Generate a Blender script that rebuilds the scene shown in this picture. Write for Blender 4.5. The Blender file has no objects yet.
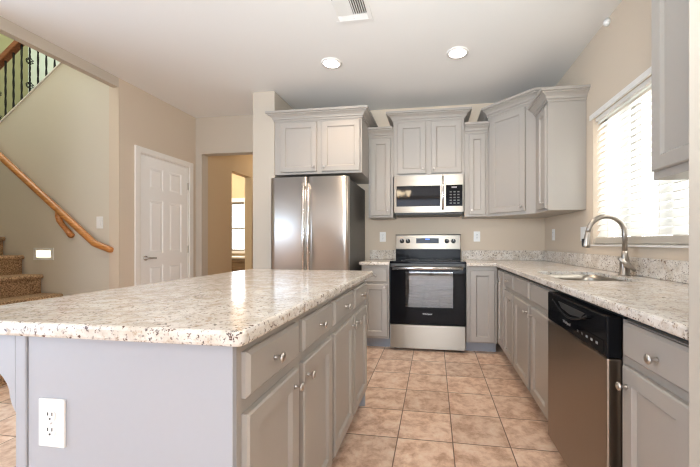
import bpy, bmesh, math, random
from mathutils import Vector, Matrix
random.seed(7)
scene = bpy.context.scene
COL = scene.collection
PI = math.pi

# ------------------------------------------------------------------ camera
cam_d = bpy.data.cameras.new('camera')
cam = bpy.data.objects.new('camera', cam_d)
COL.objects.link(cam)
cam.location = (0, 0, 1.114)
cam.rotation_euler = (PI / 2, 0, 0.147)
cam_d.sensor_fit = 'HORIZONTAL'
cam_d.sensor_width = 36.0
cam_d.lens = 327.0 / 700 * 36
cam_d.shift_x = -(385.5 - 350) / 700
cam_d.shift_y = (242.5 - 233.5) / 700
cam_d.clip_start = 0.02
scene.camera = cam

# ------------------------------------------------------------------ sky, lights, exposure
world = bpy.data.worlds.new('sky')
scene.world = world
world.use_nodes = True
wb = world.node_tree.nodes['Background']
wb.inputs[0].default_value = (0.93, 0.97, 1.0, 1)
wb.inputs[1].default_value = 6.5


def area(name, loc, rot, sx, sy, power, color=(1, 1, 1)):
    d = bpy.data.lights.new(name, 'AREA')
    d.shape = 'RECTANGLE'
    d.size = sx
    d.size_y = sy
    d.energy = power
    d.color = color
    o = bpy.data.objects.new(name, d)
    COL.objects.link(o)
    o.location = loc
    o.rotation_euler = rot
    return o


def point(name, loc, power, color=(1, 0.85, 0.65), radius=0.1):
    d = bpy.data.lights.new(name, 'POINT')
    d.energy = power
    d.color = color
    d.shadow_soft_size = radius
    o = bpy.data.objects.new(name, d)
    COL.objects.link(o)
    o.location = loc
    return o


# daylight through the large glass doors behind the camera
area('daylight_rear_doors', (-0.1, -4.3, 1.35), (PI / 2, 0, 0), 2.6, 2.5, 55, (0.62, 0.75, 1.0))
# daylight from the open living space at the left, behind the camera
area('daylight_left_windows', (-4.3, -0.6, 1.35), (0, -PI / 2, 0), 2.5, 3.6, 150, (0.56, 0.76, 1.0))
# daylight entering by the kitchen window
area('daylight_kitchen_window', (1.62, 2.1, 1.75), (0, PI / 2 - 0.15, 0), 1.0, 1.5, 34, (1, 0.94, 0.87))
# photographer's bounce light off the ceiling
bl = area('bounce_light', (0.0, -0.35, 1.5), (math.radians(90 + 33), 0, 0.12), 0.6, 0.6, 39, (0.90, 0.98, 1.0))
bl.data.spread = math.radians(120)
point('photo_flash', (0.45, -0.8, 1.75), 22, (0.70, 0.86, 1.0), 0.22)
# added fills for the stairwell and far room, and the hall lamp
point('stairwell_fill', (-4.3, 2.5, 4.7), 105, (0.88, 0.97, 1.0), 0.25)  # unseen point light added in place of an upstairs window
point('hall_lamp', (-2.3, 5.2, 2.45), 10, (1, 0.84, 0.64), 0.12)
point('far_room_fill', (-4.2, 5.4, 2.4), 60, (1, 0.88, 0.72), 0.15)  # unseen point light added to brighten the far room

scene.view_settings.view_transform = 'Standard'
scene.view_settings.look = 'None'
scene.view_settings.gamma = 1.0
scene.view_settings.exposure = -0.06
scene.view_settings.use_curve_mapping = False
scene.cycles.use_denoising = True
scene.cycles.filter_width = 1.2
scene.cycles.max_bounces = 10
scene.cycles.diffuse_bounces = 6
scene.cycles.glossy_bounces = 5
scene.cycles.transmission_bounces = 6
scene.cycles.transparent_max_bounces = 8
scene.cycles.sample_clamp_indirect = 6.0
scene.cycles.caustics_reflective = False
scene.cycles.caustics_refractive = False


# ------------------------------------------------------------------ materials
def srgb(r, g, b):
    f = lambda v: (v / 255 / 12.92) if v / 255 <= 0.04045 else ((v / 255 + 0.055) / 1.055) ** 2.4
    return (f(r), f(g), f(b), 1)


def new_mat(name):
    m = bpy.data.materials.new(name)
    m.use_nodes = True
    nt = m.node_tree
    return m, nt, nt.nodes['Principled BSDF']


def N(nt, kind, **kw):
    n = nt.nodes.new(kind)
    for k, v in kw.items():
        setattr(n, k, v)
    return n


def plain(name, col, rough=0.5, metal=0.0, noise=0.03, scale=40.0, spec=0.5, bump=0.0):
    """solid colour with a faint procedural mottling"""
    m, nt, b = new_mat(name)
    tc = N(nt, 'ShaderNodeTexCoord')
    nz = N(nt, 'ShaderNodeTexNoise')
    nz.inputs['Scale'].default_value = scale
    nt.links.new(tc.outputs['Object'], nz.inputs['Vector'])
    rp = N(nt, 'ShaderNodeValToRGB')
    c = Vector(col[:3])
    rp.color_ramp.elements[0].color = (*(c * (1 - noise)), 1)
    rp.color_ramp.elements[1].color = (*[min(1, v) for v in c * (1 + noise)], 1)
    nt.links.new(nz.outputs['Fac'], rp.inputs[0])
    nt.links.new(rp.outputs[0], b.inputs['Base Color'])
    b.inputs['Roughness'].default_value = rough
    b.inputs['Metallic'].default_value = metal
    b.inputs['Specular IOR Level'].default_value = spec
    if bump:
        bp = N(nt, 'ShaderNodeBump')
        bp.inputs['Strength'].default_value = bump
        bp.inputs['Distance'].default_value = 0.002
        nt.links.new(nz.outputs['Fac'], bp.inputs['Height'])
        nt.links.new(bp.outputs[0], b.inputs['Normal'])
    return m


def granite(name):
    m, nt, b = new_mat(name)
    L = nt.links.new
    tc = N(nt, 'ShaderNodeTexCoord')
    mp = N(nt, 'ShaderNodeMapping')
    L(tc.outputs['Object'], mp.inputs['Vector'])

    def noise(scale, detail, off):
        n = N(nt, 'ShaderNodeTexNoise')
        n.inputs['Scale'].default_value = scale
        n.inputs['Detail'].default_value = detail
        n.inputs['Roughness'].default_value = 0.65
        a = N(nt, 'ShaderNodeVectorMath', operation='ADD')
        a.inputs[1].default_value = (off, off * 1.7, off * 0.3)
        L(mp.outputs[0], a.inputs[0])
        L(a.outputs[0], n.inputs['Vector'])
        return n.outputs['Fac']

    def ramp(src, p0, p1):
        r = N(nt, 'ShaderNodeMapRange')
        r.inputs['From Min'].default_value = p0
        r.inputs['From Max'].default_value = p1
        L(src, r.inputs['Value'])
        return r.outputs[0]

    def mix(fac, a, bcol):
        x = N(nt, 'ShaderNodeMix', data_type='RGBA')
        L(fac, x.inputs['Factor'])
        if isinstance(a, tuple):
            x.inputs['A'].default_value = a
        else:
            L(a, x.inputs['A'])
        x.inputs['B'].default_value = bcol
        return x.outputs['Result']
    base = mix(ramp(noise(16, 6, 0), 0.42, 0.62), srgb(228, 221, 212), srgb(206, 195, 181))
    c = mix(ramp(noise(46, 5, 3), 0.56, 0.68), base, srgb(184, 164, 142))
    c = mix(ramp(noise(85, 4, 7), 0.59, 0.66), c, srgb(140, 130, 124))
    c = mix(ramp(noise(70, 3, 11), 0.61, 0.66), c, srgb(104, 80, 70))
    dn = N(nt, 'ShaderNodeTexNoise')
    dn.inputs['Scale'].default_value = 70
    dn.inputs['Detail'].default_value = 3
    L(mp.outputs[0], dn.inputs['Vector'])
    ds = N(nt, 'ShaderNodeVectorMath', operation='SCALE')
    ds.inputs['Scale'].default_value = 0.028
    L(dn.outputs['Color'], ds.inputs[0])
    dv = N(nt, 'ShaderNodeVectorMath', operation='ADD')
    L(mp.outputs[0], dv.inputs[0])
    L(ds.outputs[0], dv.inputs[1])
    vo = N(nt, 'ShaderNodeTexVoronoi')
    vo.inputs['Scale'].default_value = 75
    L(dv.outputs[0], vo.inputs['Vector'])
    inv = N(nt, 'ShaderNodeMath', operation='SUBTRACT')
    inv.inputs[0].default_value = 1.0
    L(vo.outputs['Distance'], inv.inputs[1])
    gate = N(nt, 'ShaderNodeMath', operation='MULTIPLY')
    L(ramp(inv.outputs[0], 0.68, 0.80), gate.inputs[0])
    L(ramp(noise(14, 3, 19), 0.47, 0.58), gate.inputs[1])
    c = mix(gate.outputs[0], c, srgb(98, 86, 82))
    L(c, b.inputs['Base Color'])
    b.inputs['Roughness'].default_value = 0.13
    b.inputs['Specular IOR Level'].default_value = 0.35
    return m


def tile_floor(name):
    m, nt, b = new_mat(name)
    L = nt.links.new
    tc = N(nt, 'ShaderNodeTexCoord')
    sep = N(nt, 'ShaderNodeSeparateXYZ')
    L(tc.outputs['Object'], sep.inputs[0])
    P = 0.309

    def M(op, a, bv=None):
        n = N(nt, 'ShaderNodeMath', operation=op)
        for i, v in enumerate((a, bv)):
            if v is None:
                continue
            if isinstance(v, (int, float)):
                n.inputs[i].default_value = v
            else:
                L(v, n.inputs[i])
        return n.outputs[0]
    ux = M('DIVIDE', M('ADD', sep.outputs['X'], 0.205 + 30 * P), P)
    uy = M('DIVIDE', M('ADD', sep.outputs['Y'], -1.855 + 30 * P), P)
    fx, fy = M('FRACT', ux), M('FRACT', uy)
    ex = M('MINIMUM', fx, M('SUBTRACT', 1.0, fx))
    ey = M('MINIMUM', fy, M('SUBTRACT', 1.0, fy))
    edge = M('MINIMUM', ex, ey)
    gr = N(nt, 'ShaderNodeMapRange')
    gr.inputs['From Min'].default_value = 0.006
    gr.inputs['From Max'].default_value = 0.013
    gr.inputs['To Min'].default_value = 1.0
    gr.inputs['To Max'].default_value = 0.0
    L(edge, gr.inputs['Value'])
    cell = N(nt, 'ShaderNodeCombineXYZ')
    L(M('FLOOR', ux), cell.inputs[0])
    L(M('FLOOR', uy), cell.inputs[1])
    wn = N(nt, 'ShaderNodeTexWhiteNoise', noise_dimensions='3D')
    L(cell.outputs[0], wn.inputs['Vector'])
    off = N(nt, 'ShaderNodeVectorMath', operation='SCALE')
    off.inputs['Scale'].default_value = 5.0
    L(wn.outputs['Color'], off.inputs[0])
    add = N(nt, 'ShaderNodeVectorMath', operation='ADD')
    L(tc.outputs['Object'], add.inputs[0])
    L(off.outputs[0], add.inputs[1])
    n1 = N(nt, 'ShaderNodeTexNoise')
    n1.inputs['Scale'].default_value = 13
    n1.inputs['Detail'].default_value = 7
    n1.inputs['Roughness'].default_value = 0.68
    n1.inputs['Distortion'].default_value = 0.25
    L(add.outputs[0], n1.inputs['Vector'])
    rp = N(nt, 'ShaderNodeValToRGB')
    cr = rp.color_ramp
    cr.elements[0].position = 0.34
    cr.elements[0].color = srgb(190, 152, 126)
    cr.elements[1].position = 0.66
    cr.elements[1].color = srgb(238, 216, 196)
    e = cr.elements.new(0.45)
    e.color = srgb(212, 178, 153)
    e = cr.elements.new(0.54)
    e.color = srgb(230, 200, 176)
    L(n1.outputs['Fac'], rp.inputs[0])
    br = N(nt, 'ShaderNodeHueSaturation')
    L(rp.outputs[0], br.inputs['Color'])
    L(M('ADD', M('MULTIPLY', wn.outputs['Value'], 0.16), 0.92), br.inputs['Value'])
    mx = N(nt, 'ShaderNodeMix', data_type='RGBA')
    L(gr.outputs[0], mx.inputs['Factor'])
    L(br.outputs[0], mx.inputs['A'])
    mx.inputs['B'].default_value = srgb(122, 96, 78)
    L(mx.outputs['Result'], b.inputs['Base Color'])
    b.inputs['Roughness'].default_value = 0.38
    bp = N(nt, 'ShaderNodeBump')
    bp.inputs['Strength'].default_value = 0.35
    bp.inputs['Distance'].default_value = 0.003
    L(M('ADD', M('MULTIPLY', gr.outputs[0], -1.0), M('MULTIPLY', n1.outputs['Fac'], 0.5)), bp.inputs['Height'])
    L(bp.outputs[0], b.inputs['Normal'])
    return m


def brushed(name, col, rough=0.28, aniso=0.9, rot=0.0, streak=(160, 160, 0.6)):
    m, nt, b = new_mat(name)
    L = nt.links.new
    tc = N(nt, 'ShaderNodeTexCoord')
    mp = N(nt, 'ShaderNodeMapping')
    mp.inputs['Scale'].default_value = streak
    nz = N(nt, 'ShaderNodeTexNoise')
    nz.inputs['Scale'].default_value = 3
    nz.inputs['Detail'].default_value = 3
    L(tc.outputs['Object'], mp.inputs[0])
    L(mp.outputs[0], nz.inputs['Vector'])
    mr = N(nt, 'ShaderNodeMapRange')
    mr.inputs['To Min'].default_value = rough - 0.03
    mr.inputs['To Max'].default_value = rough + 0.03
    L(nz.outputs['Fac'], mr.inputs['Value'])
    L(mr.outputs[0], b.inputs['Roughness'])
    b.inputs['Base Color'].default_value = col
    b.inputs['Metallic'].default_value = 1.0
    b.inputs['Anisotropic'].default_value = aniso
    b.inputs['Anisotropic Rotation'].default_value = rot
    tg = N(nt, 'ShaderNodeCombineXYZ')      # brush grain spreads highlights vertically
    tg.inputs[2].default_value = 1.0
    L(tg.outputs[0], b.inputs['Tangent'])
    return m


def wood(name, c0, c1, rough=0.35):
    m, nt, b = new_mat(name)
    L = nt.links.new
    tc = N(nt, 'ShaderNodeTexCoord')
    mp = N(nt, 'ShaderNodeMapping')
    mp.inputs['Scale'].default_value = (2, 30, 30)
    nz = N(nt, 'ShaderNodeTexNoise')
    nz.inputs['Scale'].default_value = 2.5
    nz.inputs['Detail'].default_value = 5
    L(tc.outputs['Object'], mp.inputs[0])
    L(mp.outputs[0], nz.inputs['Vector'])
    rp = N(nt, 'ShaderNodeValToRGB')
    rp.color_ramp.elements[0].color = c0
    rp.color_ramp.elements[0].position = 0.3
    rp.color_ramp.elements[1].color = c1
    rp.color_ramp.elements[1].position = 0.7
    L(nz.outputs['Fac'], rp.inputs[0])
    L(rp.outputs[0], b.inputs['Base Color'])
    b.inputs['Roughness'].default_value = rough
    return m


def carpet_mat(name):
    m, nt, b = new_mat(name)
    L = nt.links.new
    tc = N(nt, 'ShaderNodeTexCoord')
    nz = N(nt, 'ShaderNodeTexNoise')
    nz.inputs['Scale'].default_value = 90
    nz.inputs['Detail'].default_value = 4
    L(tc.outputs['Object'], nz.inputs['Vector'])
    rp = N(nt, 'ShaderNodeValToRGB')
    rp.color_ramp.elements[0].color = srgb(116, 86, 60)
    rp.color_ramp.elements[0].position = 0.35
    rp.color_ramp.elements[1].color = srgb(204, 168, 128)
    rp.color_ramp.elements[1].position = 0.68
    L(nz.outputs['Fac'], rp.inputs[0])
    L(rp.outputs[0], b.inputs['Base Color'])
    b.inputs['Roughness'].default_value = 0.95
    bp = N(nt, 'ShaderNodeBump')
    bp.inputs['Strength'].default_value = 0.8
    bp.inputs['Distance'].default_value = 0.006
    L(nz.outputs['Fac'], bp.inputs['Height'])
    L(bp.outputs[0], b.inputs['Normal'])
    return m


def emit(name, col, strength):
    m, nt, b = new_mat(name)
    b.inputs['Base Color'].default_value = col
    b.inputs['Emission Color'].default_value = col
    b.inputs['Emission Strength'].default_value = strength
    return m


def glassy(name, refl=0.12, tint=(1, 1, 1, 1), rough=0.02):
    """thin pane: see-through with a mirror share"""
    m, nt, b = new_mat(name)
    out = nt.nodes['Material Output']
    tr = N(nt, 'ShaderNodeBsdfTransparent')
    tr.inputs[0].default_value = tint
    gl = N(nt, 'ShaderNodeBsdfGlossy')
    gl.inputs['Roughness'].default_value = rough
    mx = N(nt, 'ShaderNodeMixShader')
    fr = N(nt, 'ShaderNodeLayerWeight')
    fr.inputs['Blend'].default_value = 0.3
    mr = N(nt, 'ShaderNodeMapRange')
    mr.inputs['To Min'].default_value = refl
    mr.inputs['To Max'].default_value = min(1, refl + 0.6)
    nt.links.new(fr.outputs['Fresnel'], mr.inputs['Value'])
    nt.links.new(mr.outputs[0], mx.inputs[0])
    nt.links.new(tr.outputs[0], mx.inputs[1])
    nt.links.new(gl.outputs[0], mx.inputs[2])
    nt.links.new(mx.outputs[0], out.inputs['Surface'])
    return m


def slat_mat(name):
    m, nt, b = new_mat(name)
    out = nt.nodes['Material Output']
    d = N(nt, 'ShaderNodeBsdfDiffuse')
    t = N(nt, 'ShaderNodeBsdfTranslucent')
    d.inputs[0].default_value = (0.86, 0.86, 0.84, 1)
    t.inputs[0].default_value = (0.9, 0.9, 0.86, 1)
    mx = N(nt, 'ShaderNodeMixShader')
    mx.inputs[0].default_value = 0.38
    nt.links.new(d.outputs[0], mx.inputs[1])
    nt.links.new(t.outputs[0], mx.inputs[2])
    nt.links.new(mx.outputs[0], out.inputs['Surface'])
    return m


M_WALL = plain('tan_wall_paint', srgb(213, 198, 179), 0.85, noise=0.015, scale=120, spec=0.2, bump=0.05)
M_WALL_PALE = plain('pale_wall_paint', srgb(196, 186, 172), 0.8, noise=0.01, scale=120, spec=0.2, bump=0.05)
M_WALL_HALL = plain('hall_wall_paint', srgb(200, 178, 146), 0.85, noise=0.015, scale=120, spec=0.2)
M_WALL_STAIR = plain('stair_wall_paint', srgb(213, 205, 190), 0.85, noise=0.015, scale=120, spec=0.2, bump=0.05)
M_WALL_SHADED = plain('stairwell_wall_shaded', srgb(150, 145, 108), 0.85, noise=0.015, scale=120, spec=0.2)  # stairwell wall colour darkened to hold the shade on its left side
M_WALL_LIT = plain('stairwell_wall_lit', srgb(214, 222, 210), 0.85, noise=0.015, scale=120, spec=0.2)  # same stairwell wall, colour paled to hold the bright light at the back
M_CEIL = plain('ceiling_paint', srgb(233, 231, 228), 0.9, noise=0.01, scale=150, spec=0.2, bump=0.06)
M_TRIM = plain('white_trim_paint', srgb(236, 232, 226), 0.4, noise=0.01)
M_DOOR = plain('white_door_paint', srgb(244, 243, 241), 0.4, noise=0.01)
M_CAB = plain('grey_cabinet_paint', srgb(169, 162, 154), 0.38, noise=0.012, scale=60)
M_CAB_DAYLIT = plain('grey_cabinet_daylit', srgb(175, 177, 183), 0.4, noise=0.012, scale=60)  # same cabinet paint, lightened and cooled to carry the daylight on it
M_GAP_SHADE = plain('gap_shade', srgb(70, 66, 62), 0.8)  # near-black colour for the shade gap under the counter
M_TOE = plain('toe_kick_paint', srgb(150, 154, 162), 0.5)
M_GRANITE = granite('speckled_granite')
M_FLOOR = tile_floor('travertine_tile')
M_STEEL = brushed('brushed_steel', (0.33, 0.295, 0.25, 1), 0.36)
M_STEEL_FR = brushed('fridge_steel', (0.62, 0.585, 0.545, 1), 0.34)
M_STEEL_DK = brushed('brushed_steel_warm', (0.33, 0.27, 0.22, 1), 0.32)
M_HANDLE = plain('satin_steel', (0.8, 0.79, 0.78, 1), 0.25, 1.0, 0.02)
M_NICKEL = plain('satin_nickel', (0.6, 0.56, 0.52, 1), 0.28, 1.0, 0.02)
M_FAUCET = plain('brushed_nickel_faucet', (0.42, 0.38, 0.34, 1), 0.3, 1.0, 0.03)
M_SINK = plain('sink_steel', (0.42, 0.38, 0.33, 1), 0.3, 1.0, 0.03)
M_BLACK = plain('black_enamel', (0.008, 0.008, 0.009, 1), 0.12, 0, 0.1, spec=0.12)
M_BLACK_MATTE = plain('black_plastic', (0.02, 0.02, 0.021, 1), 0.45, 0, 0.1)
M_BLACK_GLASS = plain('black_glass', (0.006, 0.006, 0.007, 1), 0.04, 0, 0.1, spec=0.16)
M_MW_GLASS = plain('microwave_glass', (0.012, 0.012, 0.013, 1), 0.04, 0, 0.1, spec=0.4)
M_DKGREY = plain('dark_grey_steel', (0.09, 0.085, 0.08, 1), 0.4, 0.3, 0.05)
M_CAVITY = plain('oven_enamel', (0.05, 0.05, 0.052, 1), 0.4, 0, 0.1)
M_OVENGLASS = glassy('oven_glass', 0.13, (0.55, 0.57, 0.58, 1))
M_PANE = glassy('window_glass', 0.04)
M_WHITE_PL = plain('white_plastic', srgb(240, 239, 236), 0.35, 0, 0.008)
M_SLOT = plain('dark_slot', (0.03, 0.03, 0.03, 1), 0.6)
M_LETTER = plain('white_lettering', (0.8, 0.8, 0.8, 1), 0.4)
M_PRINT = plain('grey_print', (0.28, 0.28, 0.28, 1), 0.5)
M_BLUE_LCD = emit('blue_display', (0.15, 0.3, 0.9, 1), 1.2)
M_SLATE = plain('slate_display', (0.08, 0.1, 0.13, 1), 0.1)
M_OAK = wood('oak_handrail', srgb(168, 104, 50), srgb(206, 144, 82))
M_OAK_DK = wood('dark_oak_rail', srgb(112, 62, 34), srgb(150, 90, 54))
M_WOOD_DK = wood('brown_cabinet_wood', srgb(92, 74, 56), srgb(128, 106, 82))
M_IRON = plain('black_iron', (0.015, 0.014, 0.013, 1), 0.5, 0.6, 0.1)
M_CARPET = carpet_mat('brown_carpet')
M_SLAT = slat_mat('white_blind_slat')
M_FRAME = plain('grey_window_frame', srgb(150, 148, 142), 0.5)
M_LAMP = emit('lamp_lens', (1, 0.95, 0.88, 1), 14.0)
M_SHADE = emit('warm_shade_glow', (1, 0.8, 0.55, 1), 26.0)
M_STEPLAMP = emit('step_lamp_glow', (1, 0.86, 0.5, 1), 3.0)
M_VENTDARK = plain('vent_dark', (0.09, 0.07, 0.06, 1), 0.9)
M_GROUND = plain('pale_yard', srgb(214, 208, 196), 0.9)


# ------------------------------------------------------------------ mesh helpers
class MB:
    def __init__(self):
        self.bm = bmesh.new()

    def box(self, x0, x1, y0, y1, z0, z1, bev=0.0):
        bm = bmesh.new()
        vs = [bm.verts.new((x, y, z)) for x in (x0, x1) for y in (y0, y1) for z in (z0, z1)]
        for f in ((0, 1, 3, 2), (4, 6, 7, 5), (0, 4, 5, 1), (2, 3, 7, 6), (0, 2, 6, 4), (1, 5, 7, 3)):
            bm.faces.new([vs[i] for i in f])
        bmesh.ops.recalc_face_normals(bm, faces=bm.faces)
        if bev:
            bmesh.ops.bevel(bm, geom=list(bm.edges), offset=bev, segments=2, affect='EDGES', profile=0.5)
        self.merge(bm)
        return self

    def merge(self, bm):
        me = bpy.data.meshes.new('tmp')
        bm.to_mesh(me)
        bm.free()
        self.bm.from_mesh(me)
        bpy.data.meshes.remove(me)

    def lathe(self, prof, origin, axis=(0, 0, 1), n=20, caps=True):
        """prof: list of (radius, height along axis)"""
        bm = bmesh.new()
        q = Vector((0, 0, 1)).rotation_difference(Vector(axis))
        rings = []
        for r, h in prof:
            rings.append([bm.verts.new(Vector(origin) + q @ Vector((r * math.cos(2 * PI * k / n), r * math.sin(2 * PI * k / n), h))) for k in range(n)])
        for a, b in zip(rings, rings[1:]):
            for k in range(n):
                bm.faces.new((a[k], a[(k + 1) % n], b[(k + 1) % n], b[k]))
        if caps:
            bm.faces.new(rings[0])
            bm.faces.new(rings[-1])
        bmesh.ops.recalc_face_normals(bm, faces=bm.faces)
        for f in bm.faces:
            f.smooth = len(f.verts) == 4
        self.merge(bm)
        return self

    def tube(self, pts, rad, n=12, squash=1.0, caps=True):
        bm = bmesh.new()
        pts = [Vector(p) for p in pts]
        rads = rad if isinstance(rad, (list, tuple)) else [rad] * len(pts)
        ref = None
        rings = []
        for i, p in enumerate(pts):
            t = (pts[min(i + 1, len(pts) - 1)] - pts[max(i - 1, 0)]).normalized()
            if ref is None:
                ref = t.orthogonal().normalized() if abs(t.z) > 0.9 else t.cross(Vector((0, 0, 1))).normalized()
            u = (ref - t * ref.dot(t)).normalized()
            ref = u
            v = t.cross(u)
            rings.append([bm.verts.new(p + rads[i] * (u * math.cos(2 * PI * k / n) + squash * v * math.sin(2 * PI * k / n))) for k in range(n)])
        for a, b in zip(rings, rings[1:]):
            for k in range(n):
                bm.faces.new((a[k], a[(k + 1) % n], b[(k + 1) % n], b[k]))
        if caps:
            bm.faces.new(rings[0])
            bm.faces.new(rings[-1])
        bmesh.ops.recalc_face_normals(bm, faces=bm.faces)
        for f in bm.faces:
            f.smooth = len(f.verts) == 4
        self.merge(bm)
        return self

    def rings_rect(self, x0, x1, z0, z1, rings, back=True):
        """a rectangular slab facing -y built from (inset, y) rings; last ring is filled"""
        bm = bmesh.new()
        R = []
        for ins, y in rings:
            R.append([bm.verts.new(p) for p in ((x0 + ins, y, z0 + ins), (x1 - ins, y, z0 + ins), (x1 - ins, y, z1 - ins), (x0 + ins, y, z1 - ins))])
        for a, b in zip(R, R[1:]):
            for k in range(4):
                bm.faces.new((a[k], a[(k + 1) % 4], b[(k + 1) % 4], b[k]))
        bm.faces.new(R[-1])
        if back:
            bm.faces.new(R[0][::-1])
        bmesh.ops.recalc_face_normals(bm, faces=bm.faces)
        self.merge(bm)
        return self

    def prism(self, pts, axis, a0, a1, bev=0.0):
        """polygon pts extruded along an axis: 'x': pts are (y,z); 'y': (x,z); 'z': (x,y)"""
        bm = bmesh.new()
        mk = {'x': lambda p, a: (a, p[0], p[1]), 'y': lambda p, a: (p[0], a, p[1]), 'z': lambda p, a: (p[0], p[1], a)}[axis]
        A = [bm.verts.new(mk(p, a0)) for p in pts]
        B = [bm.verts.new(mk(p, a1)) for p in pts]
        n = len(pts)
        for k in range(n):
            bm.faces.new((A[k], A[(k + 1) % n], B[(k + 1) % n], B[k]))
        bm.faces.new(A)
        bm.faces.new(B)
        bmesh.ops.recalc_face_normals(bm, faces=bm.faces)
        if bev:
            bmesh.ops.bevel(bm, geom=list(bm.edges), offset=bev, segments=2, affect='EDGES', profile=0.5)
        self.merge(bm)
        return self

    def sweep(self, path, prof):
        """moulding: path is a list of (x,y), outward is to the right of travel; prof (out, z) closed"""
        bm = bmesh.new()
        P = [Vector(p) for p in path]
        rings = []
        for i, p in enumerate(P):
            ds = []
            if i > 0:
                ds.append((P[i] - P[i - 1]).normalized())
            if i < len(P) - 1:
                ds.append((P[i + 1] - P[i]).normalized())
            ns = [Vector((d.y, -d.x)) for d in ds]
            m = ns[0] if len(ns) == 1 else (ns[0] + ns[1]) / (1 + ns[0].dot(ns[1]))
            rings.append([bm.verts.new((p.x + m.x * o, p.y + m.y * o, z)) for o, z in prof])
        n = len(prof)
        for a, b in zip(rings, rings[1:]):
            for k in range(n):
                bm.faces.new((a[k], a[(k + 1) % n], b[(k + 1) % n], b[k]))
        bm.faces.new(rings[0])
        bm.faces.new(rings[-1])
        bmesh.ops.recalc_face_normals(bm, faces=bm.faces)
        self.merge(bm)
        return self

    def build(self, name, mat, parent=None, smooth=False):
        me = bpy.data.meshes.new(name)
        if smooth:
            for f in self.bm.faces:
                f.smooth = True
        self.bm.to_mesh(me)
        self.bm.free()
        me.materials.append(mat)
        o = bpy.data.objects.new(name, me)
        COL.objects.link(o)
        if parent:
            o.parent = parent
        return o


def tag(o, label, cat, group=None, kind=None):
    o['label'] = label
    o['category'] = cat
    if group:
        o['group'] = group
    if kind:
        o['kind'] = kind
    return o


def thing(name, label, cat, loc=(0, 0, 0), rz=0.0, group=None, kind=None):
    o = bpy.data.objects.new(name, None)
    o.empty_display_size = 0.1
    COL.objects.link(o)
    o.location = loc
    o.rotation_euler = (0, 0, rz)
    return tag(o, label, cat, group, kind)


def struct(name, mb, mat, label, cat):
    return tag(mb.build(name, mat), label, cat, kind='structure')


def rounded_rect(x0, x1, y0, y1, r, n=6):
    pts = []
    for cx, cy, a in ((x1 - r, y0 + r, -PI / 2), (x1 - r, y1 - r, 0), (x0 + r, y1 - r, PI / 2), (x0 + r, y0 + r, PI)):
        for k in range(n + 1):
            t = a + PI / 2 * k / n
            pts.append((cx + r * math.cos(t), cy + r * math.sin(t)))
    return pts


def offset_poly(pts, d):
    """inset a counter-clockwise polygon by d"""
    n = len(pts)
    out = []
    for i in range(n):
        a, b, c = Vector(pts[i - 1]), Vector(pts[i]), Vector(pts[(i + 1) % n])
        d1, d2 = (b - a).normalized(), (c - b).normalized()
        n1, n2 = Vector((-d1.y, d1.x)), Vector((-d2.y, d2.x))
        m = (n1 + n2) / max(0.2, 1 + n1.dot(n2))
        out.append((b.x + m.x * d, b.y + m.y * d))
    return out


def slab(outer, holes, z0, z1, r=0.008):
    """stone slab with eased edges and cut-outs (outer counter-clockwise)"""
    mb = MB()
    bm = bmesh.new()
    spec = [(r, z0), (r * 0.3, z0 + r * 0.3), (0, z0 + r), (0, z1 - r), (r * 0.3, z1 - r * 0.3), (r, z1)]
    rings = []
    for ins, z in spec:
        rings.append([bm.verts.new((x, y, z)) for x, y in (offset_poly(outer, ins) if ins else outer)])
    n = len(outer)
    for a, b in zip(rings, rings[1:]):
        for k in range(n):
            bm.faces.new((a[k], a[(k + 1) % n], b[(k + 1) % n], b[k]))
    hl = []
    for h in holes:
        lo = [bm.verts.new((x, y, z0)) for x, y in h]
        hi = [bm.verts.new((x, y, z1)) for x, y in h]
        m = len(h)
        for k in range(m):
            bm.faces.new((lo[k], lo[(k + 1) % m], hi[(k + 1) % m], hi[k]))
        hl.append((lo, hi))

    def ring_edges(vs):
        return [bm.edges.get((vs[k], vs[(k + 1) % len(vs)])) for k in range(len(vs))]
    for idx, ring in ((0, rings[0]), (1, rings[-1])):
        es = ring_edges(ring)
        for hh in hl:
            es += ring_edges(hh[idx])
        bmesh.ops.triangle_fill(bm, edges=es, use_beauty=True)
    bmesh.ops.recalc_face_normals(bm, faces=bm.faces)
    mb.merge(bm)
    return mb


# ------------------------------------------------------------------ the room shell
H = 2.735
XR, XL, YB = 1.246, -3.07, 3.94

struct('floor', MB().box(-6.4, 1.5, -4.7, 7.3, -0.12, 0.0), M_FLOOR, 'tan stone tile floor with thin grout lines', 'floor')

# right wall with the window opening
WY0, WY1, WZ0, WZ1 = 1.30, 2.80, 1.098, 2.09
mb = MB()
mb.box(XR, XR + 0.14, -4.6, WY0, 0, H)
mb.box(XR, XR + 0.14, WY1, YB + 0.12, 0, H)
mb.box(XR, XR + 0.14, WY0, WY1, 0, WZ0)
mb.box(XR, XR + 0.14, WY0, WY1, WZ1, H)
struct('wall_right', mb, M_WALL, 'tan right wall around the kitchen window', 'wall')
struct('wall_return', MB().box(0.60, XR, 0.73, 0.88, 0, H, 0.006), M_WALL_PALE, 'pale wall return at the right edge ending the counter', 'wall')
struct('wall_back', MB().box(-1.80, XR, YB, YB + 0.12, 0, H), M_WALL, 'tan back wall behind the range', 'wall')
struct('wall_pier', MB().box(-1.936, -1.684, 3.28, YB, 0, H, 0.006), M_WALL_PALE, 'pale wall pier left of the refrigerator', 'wall')
# header wall with the hall opening
mb = MB()
mb.box(XL, -2.985, 3.85, 3.97, 0, H)
mb.box(-2.985, -1.936, 3.85, 3.97, 2.262, H)
struct('wall_hall_opening', mb, M_WALL_PALE, 'pale wall with the cased-free opening to the hall', 'wall')
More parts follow.
